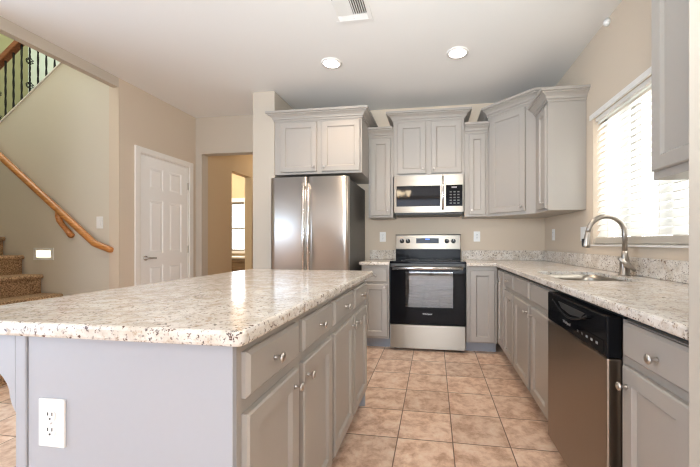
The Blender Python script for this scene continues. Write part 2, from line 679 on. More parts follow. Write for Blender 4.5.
# hall behind
mb = MB()
mb.box(-3.105, -2.985, 3.97, 4.49, 0, H)
mb.box(-3.105, -2.985, 5.03, 7.2, 0, H)
mb.box(-3.105, -2.985, 4.49, 5.03, 2.19, H)
struct('wall_hall_left', mb, M_WALL_HALL, 'tan hall wall with a second doorway', 'wall')
struct('wall_hall_right', MB().box(-1.80, -1.68, YB + 0.12, 7.2, 0, H), M_WALL_HALL, 'tan wall on the right of the hall', 'wall')
struct('wall_hall_end', MB().box(-3.105, -1.68, 7.2, 7.3, 0, H), M_WALL_HALL, 'tan wall at the end of the hall', 'wall')
# far room seen through the second doorway
FX0, FX1, FZ0, FZ1 = -4.40, -4.02, 0.93, 1.98
mb = MB()
mb.box(-6.3, FX0, 6.5, 6.62, 0, H)
mb.box(FX1, -3.105, 6.5, 6.62, 0, H)
mb.box(FX0, FX1, 6.5, 6.62, 0, FZ0)
mb.box(FX0, FX1, 6.5, 6.62, FZ1, H)
struct('wall_far_room', mb, M_WALL_HALL, 'tan far room wall holding a bright window', 'wall')
struct('wall_far_room_left', MB().box(-6.4, -6.3, 4.09, 7.2, 0, H), M_WALL_HALL, 'tan side wall of the far room', 'wall')
# left wall with the closet door opening
DY0, DY1, DZ = 3.03, 3.73, 2.065
mb = MB()
mb.box(-3.18, XL, 2.80, DY0, 0, H)
mb.box(-3.18, XL, DY1, 3.97, 0, H)
mb.box(-3.18, XL, DY0, DY1, DZ, H)
struct('wall_left', mb, M_WALL, 'tan left wall around the white panelled door', 'wall')
struct('beam', MB().box(-3.135, XL, -4.6, 2.80, 2.643, H), M_WALL_PALE, 'dropped beam between the kitchen ceiling and the stairwell', 'beam')
struct('wall_upper_stairwell', MB().box(-3.18, XL, 1.63, 4.09, H, 5.4), M_WALL_STAIR, 'upper stairwell wall over the beam', 'wall')
# stair wall with the sloping top
zt = lambda x: 2.385 + (x + 4.582) * 0.745
struct('wall_stair', MB().prism([(-5.88, 0), (-3.18, 0), (-3.18, zt(-3.18)), (-5.6, zt(-5.6)), (-5.88, zt(-5.6))], 'y', 2.85, 2.96), M_WALL_STAIR, 'pale green grey stair wall with sloping top', 'wall')
mb = MB()
mb.prism([(-5.6, zt(-5.6)), (-3.18, zt(-3.18)), (-3.18, zt(-3.18) + 0.012), (-5.6, zt(-5.6) + 0.012)], 'y', 2.84, 2.97)
struct('trim_1', mb, M_TRIM, 'white cap along the sloping stair wall', 'trim')
struct('wall_stairwell_back', MB().box(-6.4, XL, 3.97, 4.09, 0, 5.4), M_WALL_LIT, 'back wall of the stairwell, coloured pale mint as lit', 'wall')
struct('wall_stairwell_left', MB().box(-6.0, -5.88, 1.75, 3.97, 0, 5.4), M_WALL_SHADED, 'left wall of the stairwell, coloured olive as in shade', 'wall')
struct('wall_stairwell_front', MB().box(-6.4, -3.18, 1.63, 1.75, 0, 5.4), M_WALL_STAIR, 'stairwell wall at the near side of the stairs', 'wall')
struct('ceiling_stairwell', MB().box(-6.4, XL, 1.63, 4.09, 5.4, 5.5), M_CEIL, 'high white stairwell ceiling', 'ceiling')
mb = MB()
mb.box(XL, 1.5, -4.7, 4.0, H, H + 0.12)
mb.box(-4.6, XL, -4.7, 1.63, H, H + 0.12)
mb.box(-6.4, -1.68, 4.09, 7.3, H, H + 0.12)
mb.box(XL, -1.68, 4.0, 4.09, H, H + 0.12)
struct('ceiling', mb, M_CEIL, 'white kitchen ceiling', 'ceiling')
# walls behind the camera, with the tall glass doors
GX0, GX1, GZ1 = -1.2, 1.0, 2.15
mb = MB()
mb.box(-4.6, GX0, -4.7, -4.58, 0, H)
mb.box(GX1, 1.5, -4.7, -4.58, 0, H)
mb.box(GX0, GX1, -4.7, -4.58, GZ1, H)
struct('wall_rear', mb, M_WALL, 'tan wall behind the camera around glass doors', 'wall')
struct('wall_rear_left', MB().box(-4.7, -4.6, -4.7, 1.75, 0, H), M_WALL, 'tan wall of the living space left of the camera', 'wall')

gd = thing('door_2', 'white framed glass patio doors in the wall behind the camera', 'patio door', (0, -4.62, 0), kind='structure')
mb = MB()
for x in (GX0 + 0.03, (GX0 + GX1) / 2, GX1 - 0.03):
    mb.box(x - 0.03, x + 0.03, -0.02, 0.03, 0, GZ1)
mb.box(GX0, GX1, -0.02, 0.03, 0, 0.06)
mb.box(GX0, GX1, -0.02, 0.03, GZ1 - 0.06, GZ1)
mb.build('frame', M_TRIM, gd)
MB().box(GX0, GX1, 0.0, 0.006, 0.05, GZ1 - 0.05).build('pane', M_PANE, gd)

# ---------------------------------------------------------------- closet door
d1 = thing('door_1', 'white six panel closet door in the left wall', 'door', (XL, 3.38, 0), PI / 2, kind='structure')
# local: x = world y - 3.38, -y = world +x
hw = (DY1 - DY0) / 2
mb = MB()
cw = 0.062
for s in (-1, 1):
    a, b = sorted((s * hw, s * (hw + cw)))
    mb.box(a, b, -0.018, 0.0, 0, DZ + cw, 0.004)
mb.box(-hw, hw, -0.018, 0.0, DZ, DZ + cw, 0.004)
mb.build('casing', M_TRIM, d1)
mb = MB()
mb.box(-hw, -hw + 0.012, 0, 0.11, 0, DZ)
mb.box(hw - 0.012, hw, 0, 0.11, 0, DZ)
mb.box(-hw, hw, 0, 0.11, DZ - 0.012, DZ)
mb.build('jamb', M_TRIM, d1)
lw = hw - 0.015
bm = bmesh.new()
mb = MB()
mb.box(-lw, lw, 0.012, 0.045, 0.01, DZ - 0.015)
st, mid = 0.105, 0.085
cols = [(-lw + st, -mid / 2), (mid / 2, lw - st)]
rows = [(0.22, 0.86), (1.0, 1.58), (1.70, 1.94)]
# frame of stiles and rails standing proud of the panel field
xs = [-lw, -lw + st, -mid / 2, mid / 2, lw - st, lw]
mb.box(-lw, -lw + st, 0.004, 0.014, 0.01, DZ - 0.015)
mb.box(lw - st, lw, 0.004, 0.014, 0.01, DZ - 0.015)
mb.box(-mid / 2, mid / 2, 0.004, 0.014, 0.01, DZ - 0.015)
for z0, z1 in ((0.01, 0.22), (0.86, 1.0), (1.58, 1.70), (1.94, DZ - 0.015)):
    for x0, x1 in cols:
        mb.box(x0, x1, 0.004, 0.014, z0, z1)
for x0, x1 in cols:
    for z0, z1 in rows:
        mb.rings_rect(x0 + 0.012, x1 - 0.012, z0 + 0.012, z1 - 0.012, [(0, 0.014), (0.022, 0.006)])
leaf = mb.build('leaf', M_DOOR, d1)
mb = MB()
mb.lathe([(0.026, 0), (0.026, 0.006), (0.011, 0.012), (0.011, 0.045)], (-lw + 0.06, 0.004, 0.945), (0, -1, 0), 18)
mb.tube([(-lw + 0.06, -0.038, 0.945), (-lw + 0.09, -0.042, 0.945), (-lw + 0.155, -0.04, 0.942)], [0.011, 0.01, 0.008], 12)
mb.build('lever_handle', M_FAUCET, leaf)
for z in (0.2, 1.03, 1.82):
    MB().box(lw - 0.004, lw + 0.014, -0.004, 0.006, z - 0.045, z + 0.045, 0.002).build('hinge', M_NICKEL, d1)

# ---------------------------------------------------------------- kitchen window
w1 = thing('window_1', 'kitchen window over the sink in the right wall', 'window', (XR, (WY0 + WY1) / 2, 0), -PI / 2, kind='structure')
ww = (WY1 - WY0) / 2      # local x: left = far end; +y = outwards
mb = MB()
mb.box(-ww, ww, 0.085, 0.12, WZ0, WZ0 + 0.05)
mb.box(-ww, ww, 0.085, 0.12, WZ1 - 0.05, WZ1)
mb.box(-ww, -ww + 0.05, 0.085, 0.12, WZ0, WZ1)
mb.box(ww - 0.05, ww, 0.085, 0.12, WZ0, WZ1)
fr = mb.build('window_frame', M_TRIM, w1)
mb = MB()
for x in (-0.37, 0.03):
    mb.box(x - 0.03, x + 0.03, 0.08, 0.115, WZ0 + 0.05, WZ1 - 0.05)
mb.build('mullion', M_FRAME, w1)
MB().box(-ww + 0.05, ww - 0.05, 0.098, 0.103, WZ0 + 0.05, WZ1 - 0.05).build('pane', M_PANE, w1)
MB().box(-ww - 0.03, ww + 0.03, -0.02, 0.085, WZ0 - 0.012, WZ0, 0.003).build('window_sill', M_TRIM, w1)

# far room window
w2 = thing('window_2', 'small bright window in the far room past the hall', 'window', ((FX0 + FX1) / 2, 6.5, 0), kind='structure')
fw = (FX1 - FX0) / 2
mb = MB()
mb.box(-fw, fw, 0.05, 0.09, FZ0, FZ0 + 0.04)
mb.box(-fw, fw, 0.05, 0.09, FZ1 - 0.04, FZ1)
mb.box(-fw, -fw + 0.04, 0.05, 0.09, FZ0, FZ1)
mb.box(fw - 0.04, fw, 0.05, 0.09, FZ0, FZ1)
mb.box(-fw, fw, 0.05, 0.09, 1.40, 1.44)
mb.build('window_frame', M_FRAME, w2)
MB().box(-fw + 0.03, fw - 0.03, 0.066, 0.07, FZ0 + 0.03, FZ1 - 0.03).build('pane', M_PANE, w2)
mb = MB()
mb.box(-fw - 0.09, fw + 0.09, -0.02, 0, FZ1, FZ1 + 0.09, 0.004)
mb.box(-fw - 0.09, -fw, -0.02, 0, FZ0, FZ1, 0.004)
mb.box(fw, fw + 0.09, -0.02, 0, FZ0, FZ1, 0.004)
mb.box(-fw - 0.11, fw + 0.11, -0.05, 0, FZ0 - 0.05, FZ0, 0.004)
mb.build('casing', M_TRIM, w2)

tag(MB().box(1.5, 14, -6, 12, -0.3, -0.2).build('yard_ground', M_GROUND), 'pale open ground outside the kitchen window', 'ground', kind='structure')


# ------------------------------------------------------------------ cabinet pieces
def door_mesh(x0, x1, z0, z1, fr=0.055, t=0.02):
    return MB().rings_rect(x0, x1, z0, z1, [(0, 0.0), (0, -t + 0.005), (0.005, -t), (fr, -t), (fr + 0.003, -t + 0.003), (fr + 0.010, -t + 0.012)])


def drawer_mesh(x0, x1, z0, z1, t=0.02):
    return MB().rings_rect(x0, x1, z0, z1, [(0, 0.0), (0, -t + 0.009), (0.009, -t)])


def knob_on(parent, x, z, y=-0.02):
    mb = MB()
    mb.lathe([(0.0075, 0), (0.0055, 0.003), (0.005, 0.016), (0.008, 0.019), (0.014, 0.0225), (0.014, 0.0255), (0.010, 0.029), (0.004, 0.030)], (x, y, z), (0, -1, 0), 18)
    return mb.build('knob', M_NICKEL, parent)


CROWN = [(0.0, 0.0), (0.009, 0.0), (0.009, 0.016), (0.02, 0.022), (0.02, 0.032), (0.028, 0.044), (0.044, 0.056), (0.058, 0.062), (0.058, 0.071), (0.074, 0.074), (0.074, 0.095), (0.0, 0.095)]


def crown(parent, path, z, k=1.0, h=1.0):
    MB().sweep(path, [(o * k, z + q * h) for o, q in CROWN]).build('crown_moulding', M_CAB, parent)


def upper(name, label, loc, rz, w, depth, z0, z1, doors, crown_path=None, group='grey wall cabinets', crown_h=1.0, doorz=None):
    """local frame: x 0..w, front at y=0 facing -y"""
    t = thing(name, label, 'cabinet', (loc[0], loc[1], z0), rz, group)
    h = z1 - z0
    mb = MB()
    mb.box(0, w, 0, depth, 0, h, 0.0015)
    mb.build('body', M_CAB, t)
    dz0, dz1 = doorz or (0.022, h - 0.025)
    for (x0, x1, kn) in doors:
        d = door_mesh(x0, x1, dz0, dz1, min(0.055, (x1 - x0) * 0.27)).build('door', M_CAB, t)
        if kn:
            knob_on(d, x0 + 0.03 if kn == 'l' else x1 - 0.03, dz0 + 0.045)
    if crown_path:
        crown(t, crown_path, h - 0.005, 1.0, crown_h)
    return t


UZ = 1.393
# refrigerator cabinet
FW = 0.948
upper('wall_cabinet', 'wide grey two door cabinet above the refrigerator', (-1.678, 3.28), 0, FW, YB - 3.28, 1.832, 2.40,
      [(0.066, 0.468, 'r'), (0.525, 0.930, 'l')], [(0, -0.0005 + 0.001), (0, 0), (FW, 0), (FW, YB - 3.28)])
# small left upper
upper('wall_cabinet', 'narrow grey one door cabinet between refrigerator and microwave', (-0.728, 3.62), 0, 0.278, YB - 3.62, UZ, 2.295,
      [(0.026, 0.250, 'r')], [(0.0, 0), (0.278, 0)])
# over the microwave
MWW = 0.772
upper('wall_cabinet', 'grey two door cabinet above the microwave', (-0.448, 3.62), 0, MWW, YB - 3.62, 1.848, 2.458,
      [(0.05, 0.358, 'r'), (0.418, 0.742, 'l')], [(0, 0.31), (0, 0), (MWW, 0), (MWW, 0.31)])
upper('wall_cabinet', 'narrow grey one door cabinet right of the microwave', (0.326, 3.62), 0, 0.246, YB - 3.62, UZ, 2.295,
      [(0.046, 0.218, 'l')], [(0.0, 0), (0.246, 0)])
# diagonal corner cabinet
A = Vector((0.574, 3.62))
B = Vector((0.947, 3.255))
t = thing('corner_cabinet', 'tall grey diagonal cabinet in the back right corner', 'cabinet', (A.x, A.y, UZ - 0.004), math.atan2(B.y - A.y, B.x - A.x), 'grey wall cabinets')
dl = (B - A).length
inv = Matrix.Rotation(-math.atan2(B.y - A.y, B.x - A.x), 2)
loc2 = lambda p: tuple(inv @ (Vector(p) - A))
hh = 2.455 - UZ
MB().prism([loc2(p) for p in ((A.x, A.y), (B.x, B.y), (XR - 0.001, B.y), (XR - 0.001, YB - 0.001), (A.x, YB - 0.001))], 'z', 0, hh).build('body', M_CAB, t)
d = door_mesh(0.035, 0.425, 0.03, hh - 0.03).build('door', M_CAB, t)
knob_on(d, 0.392, 0.075)
crown(t, [loc2(p) for p in ((A.x, YB - 0.005), (A.x, A.y), (B.x, B.y), (XR - 0.005, B.y))], hh - 0.005)
# right wall upper, next to the window
RY0, RY1 = 3.25, 2.913
rw = RY0 - RY1
t = upper('wall_cabinet', 'grey cabinet on right wall with bare end panel beside window', (0.947, RY0), -PI / 2, rw, XR - 0.947 - 0.001, UZ - 0.008, 2.295,
          [(0.105, 0.318, 'r')], [(0.0, 0), (rw, 0), (rw, XR - 0.947 - 0.002)])
# near right upper
upper('wall_cabinet', 'large grey cabinet at top right in front of the window', (0.925, 1.545), -PI / 2, 0.665, XR - 0.925 - 0.001, 1.378, 2.455,
      [(0.016, 0.65, None)], [(0.0, 0.3), (0.0, 0), (0.665, 0)], doorz=(0.034, 1.05))


def base_cab(name, label, loc, rz, w, depth, fronts, group, z1=0.877, toe=0.07, strip=False):
    """fronts: list of ('door'|'drawer'|'false', x0, x1, z0, z1, knob or None) with knob as (x,z)"""
    t = thing(name, label, 'cabinet', (loc[0], loc[1], 0), rz, group)
    MB().box(0, w, 0, depth, 0.105, min(z1, 0.853) if strip else z1, 0.001).build('body', M_CAB, t)
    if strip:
        MB().box(0, w, 0.018, 0.05, 0.853, 0.877).build('gap_shade_strip', M_GAP_SHADE, t)  # dark strip stands in for the shade under the counter overhang
    MB().box(0, w, toe, depth, 0, 0.105).build('toe_kick', M_TOE, t)
    for kind, x0, x1, z0, zz1, kn in fronts:
        if kind == 'door':
            d = door_mesh(x0, x1, z0, zz1, min(0.052, (x1 - x0) * 0.28)).build('door', M_CAB, t)
        else:
            d = drawer_mesh(x0, x1, z0, zz1).build('drawer' if kind == 'drawer' else 'drawer_front', M_CAB, t)
        if kn:
            knob_on(d, kn[0], kn[1])
    return t


DZ0, DZ1, RZ0, RZ1 = 0.13, 0.695, 0.733, 0.847
# ---- island: two cabinets facing +x (local x = world y)
IX = -0.465
isl_near = base_cab('island_cabinet', 'near island base cabinet with daylit grey end panel and corbel', (IX, 0.72), PI / 2, 0.70, 0.57, [
    ('drawer', 0.018, 0.320, RZ0, RZ1, (0.150, 0.79)), ('drawer', 0.363, 0.685, RZ0, RZ1, (0.524, 0.79)),
    ('door', 0.018, 0.320, DZ0, DZ1, (0.285, 0.648)), ('door', 0.363, 0.685, DZ0, DZ1, (0.392, 0.645))], 'island base cabinets')
isl_far = base_cab('island_cabinet', 'far island base cabinet, the one nearer the range', (IX, 1.42), PI / 2, 0.76, 0.57, [
    ('drawer', 0.022, 0.366, RZ0, RZ1, (0.194, 0.79)), ('drawer', 0.401, 0.736, RZ0, RZ1, (0.568, 0.79)),
    ('door', 0.022, 0.366, DZ0, DZ1, (0.336, 0.655)), ('door', 0.401, 0.736, DZ0, DZ1, (0.431, 0.655))], 'island base cabinets')
# cladding of the island: parts of the cabinet they are fixed to (local x = world y - origin, local y = -(world x - IX))
def panel_box(cab, oy, nm, x0, x1, y0, y1, z0, z1, bev=0.001):
    # world box -> the cabinet's local frame
    return MB().box(y0 - oy, y1 - oy, -(x1 - IX), -(x0 - IX), z0, z1, bev).build(nm, M_CAB_DAYLIT, cab)


def corbel(cab, oy, y):
    pts = [(-1.076, 0.876), (-1.33, 0.876), (-1.33, 0.842), (-1.315, 0.832)]
    # concave quarter sweep down to the panel
    for k in range(0, 11):
        a = PI / 2 * k / 10
        pts.append((-1.300 + 0.205 * math.sin(a), 0.832 - 0.012 - 0.108 * (1 - math.cos(a))))
    pts += [(-1.088, 0.69), (-1.076, 0.67)]
    MB().prism([(-(x - IX), z) for x, z in pts], 'x', y - oy, y + 0.038 - oy, 0.002).build('corbel', M_CAB_DAYLIT, cab)


panel_box(isl_near, 0.72, 'end_panel', IX - 0.575, IX, 0.703, 0.719, 0.0, 0.876)
panel_box(isl_near, 0.72, 'corner_trim', IX - 0.610, IX - 0.578, 0.699, 0.719, 0.0, 0.876, 0.003)
panel_box(isl_near, 0.72, 'back_panel', IX - 0.610, IX - 0.592, 0.72, 1.419, 0.0, 0.876)
corbel(isl_near, 0.72, 0.70)
panel_box(isl_far, 1.42, 'back_panel', IX - 0.610, IX - 0.592, 1.421, 2.18, 0.0, 0.876)
panel_box(isl_far, 1.42, 'end_panel', IX - 0.610, IX, 2.181, 2.197, 0.0, 0.876)
corbel(isl_far, 1.42, 2.10)

ctop = rounded_rect(-1.375, -0.425, 0.675, 2.285, 0.018, 5)
tag(slab(ctop, [], 0.877, 0.914, 0.009).build('island_countertop', M_GRANITE), 'pale speckled granite countertop on the island', 'countertop')

# ---- right run, facing -x (local x = -(world y), left = far)
RX = 0.64
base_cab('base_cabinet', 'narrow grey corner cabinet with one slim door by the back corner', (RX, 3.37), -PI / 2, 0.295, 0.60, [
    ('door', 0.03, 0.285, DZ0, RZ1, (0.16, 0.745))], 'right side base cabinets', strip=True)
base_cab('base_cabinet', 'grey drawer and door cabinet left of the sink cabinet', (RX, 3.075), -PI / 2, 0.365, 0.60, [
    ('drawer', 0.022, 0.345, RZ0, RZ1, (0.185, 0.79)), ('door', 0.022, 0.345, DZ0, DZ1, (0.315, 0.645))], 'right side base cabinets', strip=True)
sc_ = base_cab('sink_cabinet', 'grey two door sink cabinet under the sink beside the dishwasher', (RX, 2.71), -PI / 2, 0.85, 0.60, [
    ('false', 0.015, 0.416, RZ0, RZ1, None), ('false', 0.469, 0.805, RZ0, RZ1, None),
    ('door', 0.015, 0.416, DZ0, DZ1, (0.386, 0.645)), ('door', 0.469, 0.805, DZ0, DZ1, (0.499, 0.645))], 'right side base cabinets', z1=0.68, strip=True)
MB().box(0, 0.85, 0, 0.018, 0.68, 0.853).build('face_frame', M_CAB, sc_)
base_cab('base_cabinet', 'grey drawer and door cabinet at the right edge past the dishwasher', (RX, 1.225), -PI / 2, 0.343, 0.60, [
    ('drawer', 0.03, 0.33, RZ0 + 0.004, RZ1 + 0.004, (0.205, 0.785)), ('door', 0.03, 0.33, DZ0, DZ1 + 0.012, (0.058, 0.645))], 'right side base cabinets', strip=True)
# ---- back run
base_cab('base_cabinet', 'small grey drawer and door cabinet left of the range', (-0.758, 3.39), 0, 0.296, 0.545, [
    ('drawer', 0.02, 0.276, 0.70, 0.842, (0.148, 0.77)), ('door', 0.02, 0.276, DZ0, 0.675, (0.248, 0.645))], 'back wall base cabinets')
base_cab('base_cabinet', 'grey full height single door corner cabinet right of the range', (0.325, 3.39), 0, 0.30, 0.545, [
    ('door', 0.04, 0.272, 0.115, 0.835, None)], 'back wall base cabinets')

# counters
SX0, SX1, SY0, SY1 = 0.69, 1.09, 1.86, 2.43
hole = rounded_rect(SX0, SX1, SY0, SY1, 0.09, 6)
poly = [(0.322, 3.345), (0.600, 3.345), (0.600, 0.882), (1.244, 0.882), (1.244, 3.938), (0.322, 3.938)]
poly_ccw = poly
t = thing('countertop', 'speckled granite countertop running from range along the window wall', 'countertop', (0, 0, 0.877), group='granite counters by the wall')
o = slab(poly_ccw, [hole], 0, 0.035, 0.008).build('slab', M_GRANITE, t)
mb = MB()
mb.box(0.322, 1.244, 3.918, 3.938, 0.036, 0.145, 0.002)
mb.box(1.224, 1.244, 0.884, 3.917, 0.036, 0.145, 0.002)
mb.build('backsplash', M_GRANITE, t)
t = thing('countertop', 'short speckled granite countertop between refrigerator and range', 'countertop', (0, 0, 0.877), group='granite counters by the wall')
slab([(-0.775, 3.345), (-0.455, 3.345), (-0.455, 3.938), (-0.775, 3.938)], [], 0, 0.035, 0.008).build('slab', M_GRANITE, t)
MB().box(-0.775, -0.455, 3.918, 3.938, 0.036, 0.145, 0.002).build('backsplash', M_GRANITE, t)

# sink
t = thing('kitchen_sink', 'stainless steel undermount sink in the right counter', 'sink', ((SX0 + SX1) / 2, (SY0 + SY1) / 2, 0.71))
bm = bmesh.new()
cx, cy = (SX0 + SX1) / 2, (SY0 + SY1) / 2
lv = [(0.0035, 0.1835, 0.088), (0.0055, 0.15, 0.087), (0.010, 0.03, 0.085), (0.034, 0.008, 0.07), (0.06, 0.004, 0.06)]
rings = []
for off, z, r in lv:
    e = off
    pts = rounded_rect(SX0 + e - cx, SX1 - e - cx, SY0 + e - cy, SY1 - e - cy, r, 6)
    rings.append([bm.verts.new((x, y, z)) for x, y in pts])
n = len(rings[0])
for a, b in zip(rings, rings[1:]):
    for k in range(n):
        f = bm.faces.new((a[k], a[(k + 1) % n], b[(k + 1) % n], b[k]))
        f.smooth = True
bm.faces.new(rings[-1])
bmesh.ops.recalc_face_normals(bm, faces=bm.faces)
mb = MB()
mb.merge(bm)
bo = mb.build('bowl', M_SINK, t)
sm = bo.modifiers.new('thickness', 'SOLIDIFY')
sm.thickness = 0.0015
mb = MB()
mb.lathe([(0.045, 0.0), (0.045, 0.004), (0.034, 0.006), (0.03, 0.003)], (0.05, 0, 0.005), (0, 0, 1), 20)
mb.build('drain', M_HANDLE, t)

# faucet
fx, fy = 1.158, 2.2
t = thing('kitchen_faucet', 'brushed nickel gooseneck pull-down faucet behind the sink', 'faucet', (fx, fy, 0.912))
mb = MB()
mb.lathe([(0.033, 0), (0.033, 0.006), (0.028, 0.010), (0.0265, 0.075), (0.024, 0.10), (0.018, 0.125), (0.0145, 0.15)], (0, 0, 0), (0, 0, 1), 20)
mb.build('base', M_FAUCET, t)
pts = [(0, 0, 0.14), (0, 0, 0.25)]
R_ = 0.104
for k in range(1, 15):
    a = PI * k / 15
    pts.append((-R_ + R_ * math.cos(a), 0, 0.26 + R_ * math.sin(a)))
pts.append((-2 * R_ - 0.002, 0, 0.265))
MB().tube(pts, 0.0145, 14).build('spout', M_FAUCET, t)
dirv = Vector((-0.12, 0, -1)).normalized()
mb = MB()
mb.lathe([(0.0135, 0), (0.015, 0.02), (0.0165, 0.03), (0.0225, 0.085), (0.0225, 0.10), (0.019, 0.103)], (-2 * R_ - 0.001, 0, 0.272), tuple(dirv), 18)
sp = mb.build('spray_head', M_FAUCET, t)
MB().box(-2 * R_ - 0.035, -2 * R_ - 0.022, -0.008, 0.008, 0.18, 0.225, 0.003).build('spray_button', M_BLACK_MATTE, sp)
mb = MB()
mb.tube([(-0.005, -0.02, 0.062), (0.0, -0.045, 0.066)], 0.017, 14)
mb.tube([(-0.058, -0.047, 0.108), (-0.014, -0.052, 0.068), (0.026, -0.058, 0.034)], [0.010, 0.0135, 0.009], 12)
mb.build('lever_handle', M_FAUCET, t)

# ------------------------------------------------------------------ dishwasher (local x 0..0.6 along -y, front at y=0)
t = thing('dishwasher', 'stainless dishwasher with black control strip under right counter', 'dishwasher', (0.592, 1.828, 0), -PI / 2)
MB().box(0.004, 0.598, 0.052, 0.60, 0.10, 0.858).build('tub', M_DKGREY, t)
MB().box(0.0, 0.602, 0.05, 0.062, 0.845, 0.872).build('top_trim', M_BLACK_MATTE, t)
mb = MB()
mb.box(0.003, 0.597, 0.0, 0.05, 0.105, 0.712, 0.006)
mb.build('door', M_STEEL_DK, t)
mb = MB()
pf = []
mb.box(0.003, 0.597, 0.0, 0.05, 0.714, 0.858, 0.005)
cp = mb.build('control_panel', M_BLACK, t)
# bowed pocket handle
pts = [(0.10 + 0.38 * k / 16, -0.006 - 0.004 * math.sin(PI * k / 16), 0.832 - 0.045 * math.sin(PI * k / 16)) for k in range(17)]
MB().tube(pts, 0.007, 10, 0.7).build('pocket_handle', M_BLACK, cp)
mb = MB()
mb.prism([(0.15, 0.833), (0.43, 0.833), (0.39, 0.808), (0.29, 0.797), (0.19, 0.808)], 'y', -0.0015, 0.001)
mb.build('handle_pocket', M_SLOT, cp)
for i in range(5):
    MB().box(0.36 + 0.04 * i, 0.376 + 0.04 * i, -0.002, 0.001, 0.742, 0.752, 0.001).build('button', M_DKGREY if i < 2 else M_PRINT, cp)
MB().box(0.33, 0.575, -0.0012, 0.001, 0.728, 0.768).build('display_strip', M_BLACK_GLASS, cp)
MB().box(0.02, 0.58, 0.075, 0.09, 0.0, 0.10).build('kick_plate', M_BLACK_MATTE, t)


def text(name, s, size, parent, loc, mat):
    c = bpy.data.curves.new(name, 'FONT')
    c.body = s
    c.size = size
    c.align_x = 'CENTER'
    c.align_y = 'CENTER'
    c.extrude = 0.0004
    c.materials.append(mat)
    tmp = bpy.data.objects.new('tmp_text', c)
    COL.objects.link(tmp)
    dg = bpy.context.evaluated_depsgraph_get()
    me = bpy.data.meshes.new_from_object(tmp.evaluated_get(dg))
    me.name = name
    bpy.data.objects.remove(tmp)
    bpy.data.curves.remove(c)
    if not me.materials:
        me.materials.append(mat)
    o = bpy.data.objects.new(name, me)
    COL.objects.link(o)
    o.parent = parent
    o.location = loc
    o.rotation_euler = (PI / 2, 0, 0)
    return o


text('brand_lettering', 'Whirlpool', 0.02, cp, (0.25, -0.001, 0.752), M_PRINT)

# ------------------------------------------------------------------ range (local x 0..0.762, front y=0)
t = thing('range', 'stainless and black electric range against the back wall', 'stove', (-0.4495, 3.36, 0))
W = 0.766
MB().box(0.004, W - 0.004, 0.035, 0.555, 0.03, 0.905).build('body', M_DKGREY, t)
for x in (0.05, W - 0.05):
    for y in (0.08, 0.5):
        MB().lathe([(0.018, 0), (0.018, 0.03)], (x, y, 0.0), (0, 0, 1), 12).build('foot', M_BLACK_MATTE, t)
mb = MB()
mb.box(0.0, W, 0.0, 0.036, 0.024, 0.268, 0.006)
mb.build('storage_drawer', M_STEEL, t)
# oven door as a frame around the window
ox0, ox1, oz0, oz1 = 0.160, 0.640, 0.452, 0.815
mb = MB()
mb.box(0.0, ox0, -0.004, 0.034, 0.276, 0.862, 0.004)
mb.box(ox1, W, -0.004, 0.034, 0.276, 0.862, 0.004)
mb.box(ox0 - 0.004, ox1 + 0.004, -0.0035, 0.034, 0.276, oz0, 0.001)
mb.box(ox0 - 0.004, ox1 + 0.004, -0.0035, 0.034, oz1, 0.862, 0.001)
od = mb.build('oven_door', M_BLACK_GLASS, t)
MB().box(ox0, ox1, 0.0, 0.006, oz0, oz1).build('window', M_OVENGLASS, od)
MB().box(ox0 - 0.002, ox1 + 0.002, 0.027, 0.0345, oz0 - 0.002, oz1 + 0.002).build('window_liner', M_CAVITY, od)
mb = MB()
for z in (0.47, 0.50, 0.53, 0.565, 0.60, 0.635, 0.67, 0.735):
    mb.tube([(ox0, 0.02, z), (ox1, 0.02, z)], 0.0055, 8)
for k in range(22):
    x = ox0 + 0.012 + (ox1 - ox0 - 0.024) * k / 21
    mb.tube([(x, 0.02, 0.735), (x, 0.02, 0.805)], 0.004, 6)
mb.build('oven_rack', M_HANDLE, od)
mb = MB()
mb.tube([(0.03, -0.048, 0.855), (W - 0.03, -0.048, 0.855)], 0.021, 16, 0.9)
for x in (0.06, W - 0.06):
    mb.box(x - 0.012, x + 0.012, -0.045, 0.0, 0.842, 0.866, 0.003)
mb.build('handle', M_HANDLE, od)
text('brand_lettering', 'Whirlpool', 0.023, od, (0.383, -0.005, 0.385), M_LETTER)
mb = MB()
mb.box(-0.004, W + 0.004, 0.0, 0.53, 0.898, 0.922, 0.004)
ck = mb.build('cooktop', M_BLACK_GLASS, t)
for x, y, r in ((0.2, 0.16, 0.1), (0.56, 0.16, 0.115), (0.2, 0.4, 0.075), (0.56, 0.4, 0.09)):
    MB().lathe([(r, 0), (r, 0.0008), (r - 0.004, 0.0008), (r - 0.004, 0)], (x, y, 0.9222), (0, 0, 1), 32, False).build('burner_ring', M_DKGREY, ck)
mb = MB()
mb.box(0.004, W - 0.012, 0.49, 0.575, 0.92, 1.04, 0.004)
mb.build('backguard_base', M_BLACK, t)
mb = MB()
mb.prism([(0.478, 1.036), (0.575, 1.036), (0.575, 1.203), (0.498, 1.203)], 'x', 0.002, W - 0.014, 0.004)
bg = mb.build('backguard', M_STEEL, t)
mb = MB()
mb.box(0.0, W - 0.012, 0.492, 0.578, 1.198, 1.208, 0.003)
mb.build('top_edge', M_BLACK_MATTE, bg)
nrm = Vector((0, -1, 0.12)).normalized()
for x in (0.076, 0.147, 0.598, 0.672):
    mb = MB()
    mb.lathe([(0.026, 0), (0.026, 0.004), (0.021, 0.006), (0.019, 0.026), (0.016, 0.029)], (x, 0.4885, 1.130), tuple(nrm), 20)
    k = mb.build('knob', M_BLACK_MATTE, bg)
    mb = MB()
    mb.box(x - 0.002, x + 0.002, 0.458, 0.462, 1.137, 1.150)
    mb.build('pointer', M_LETTER, k)
mb = MB()
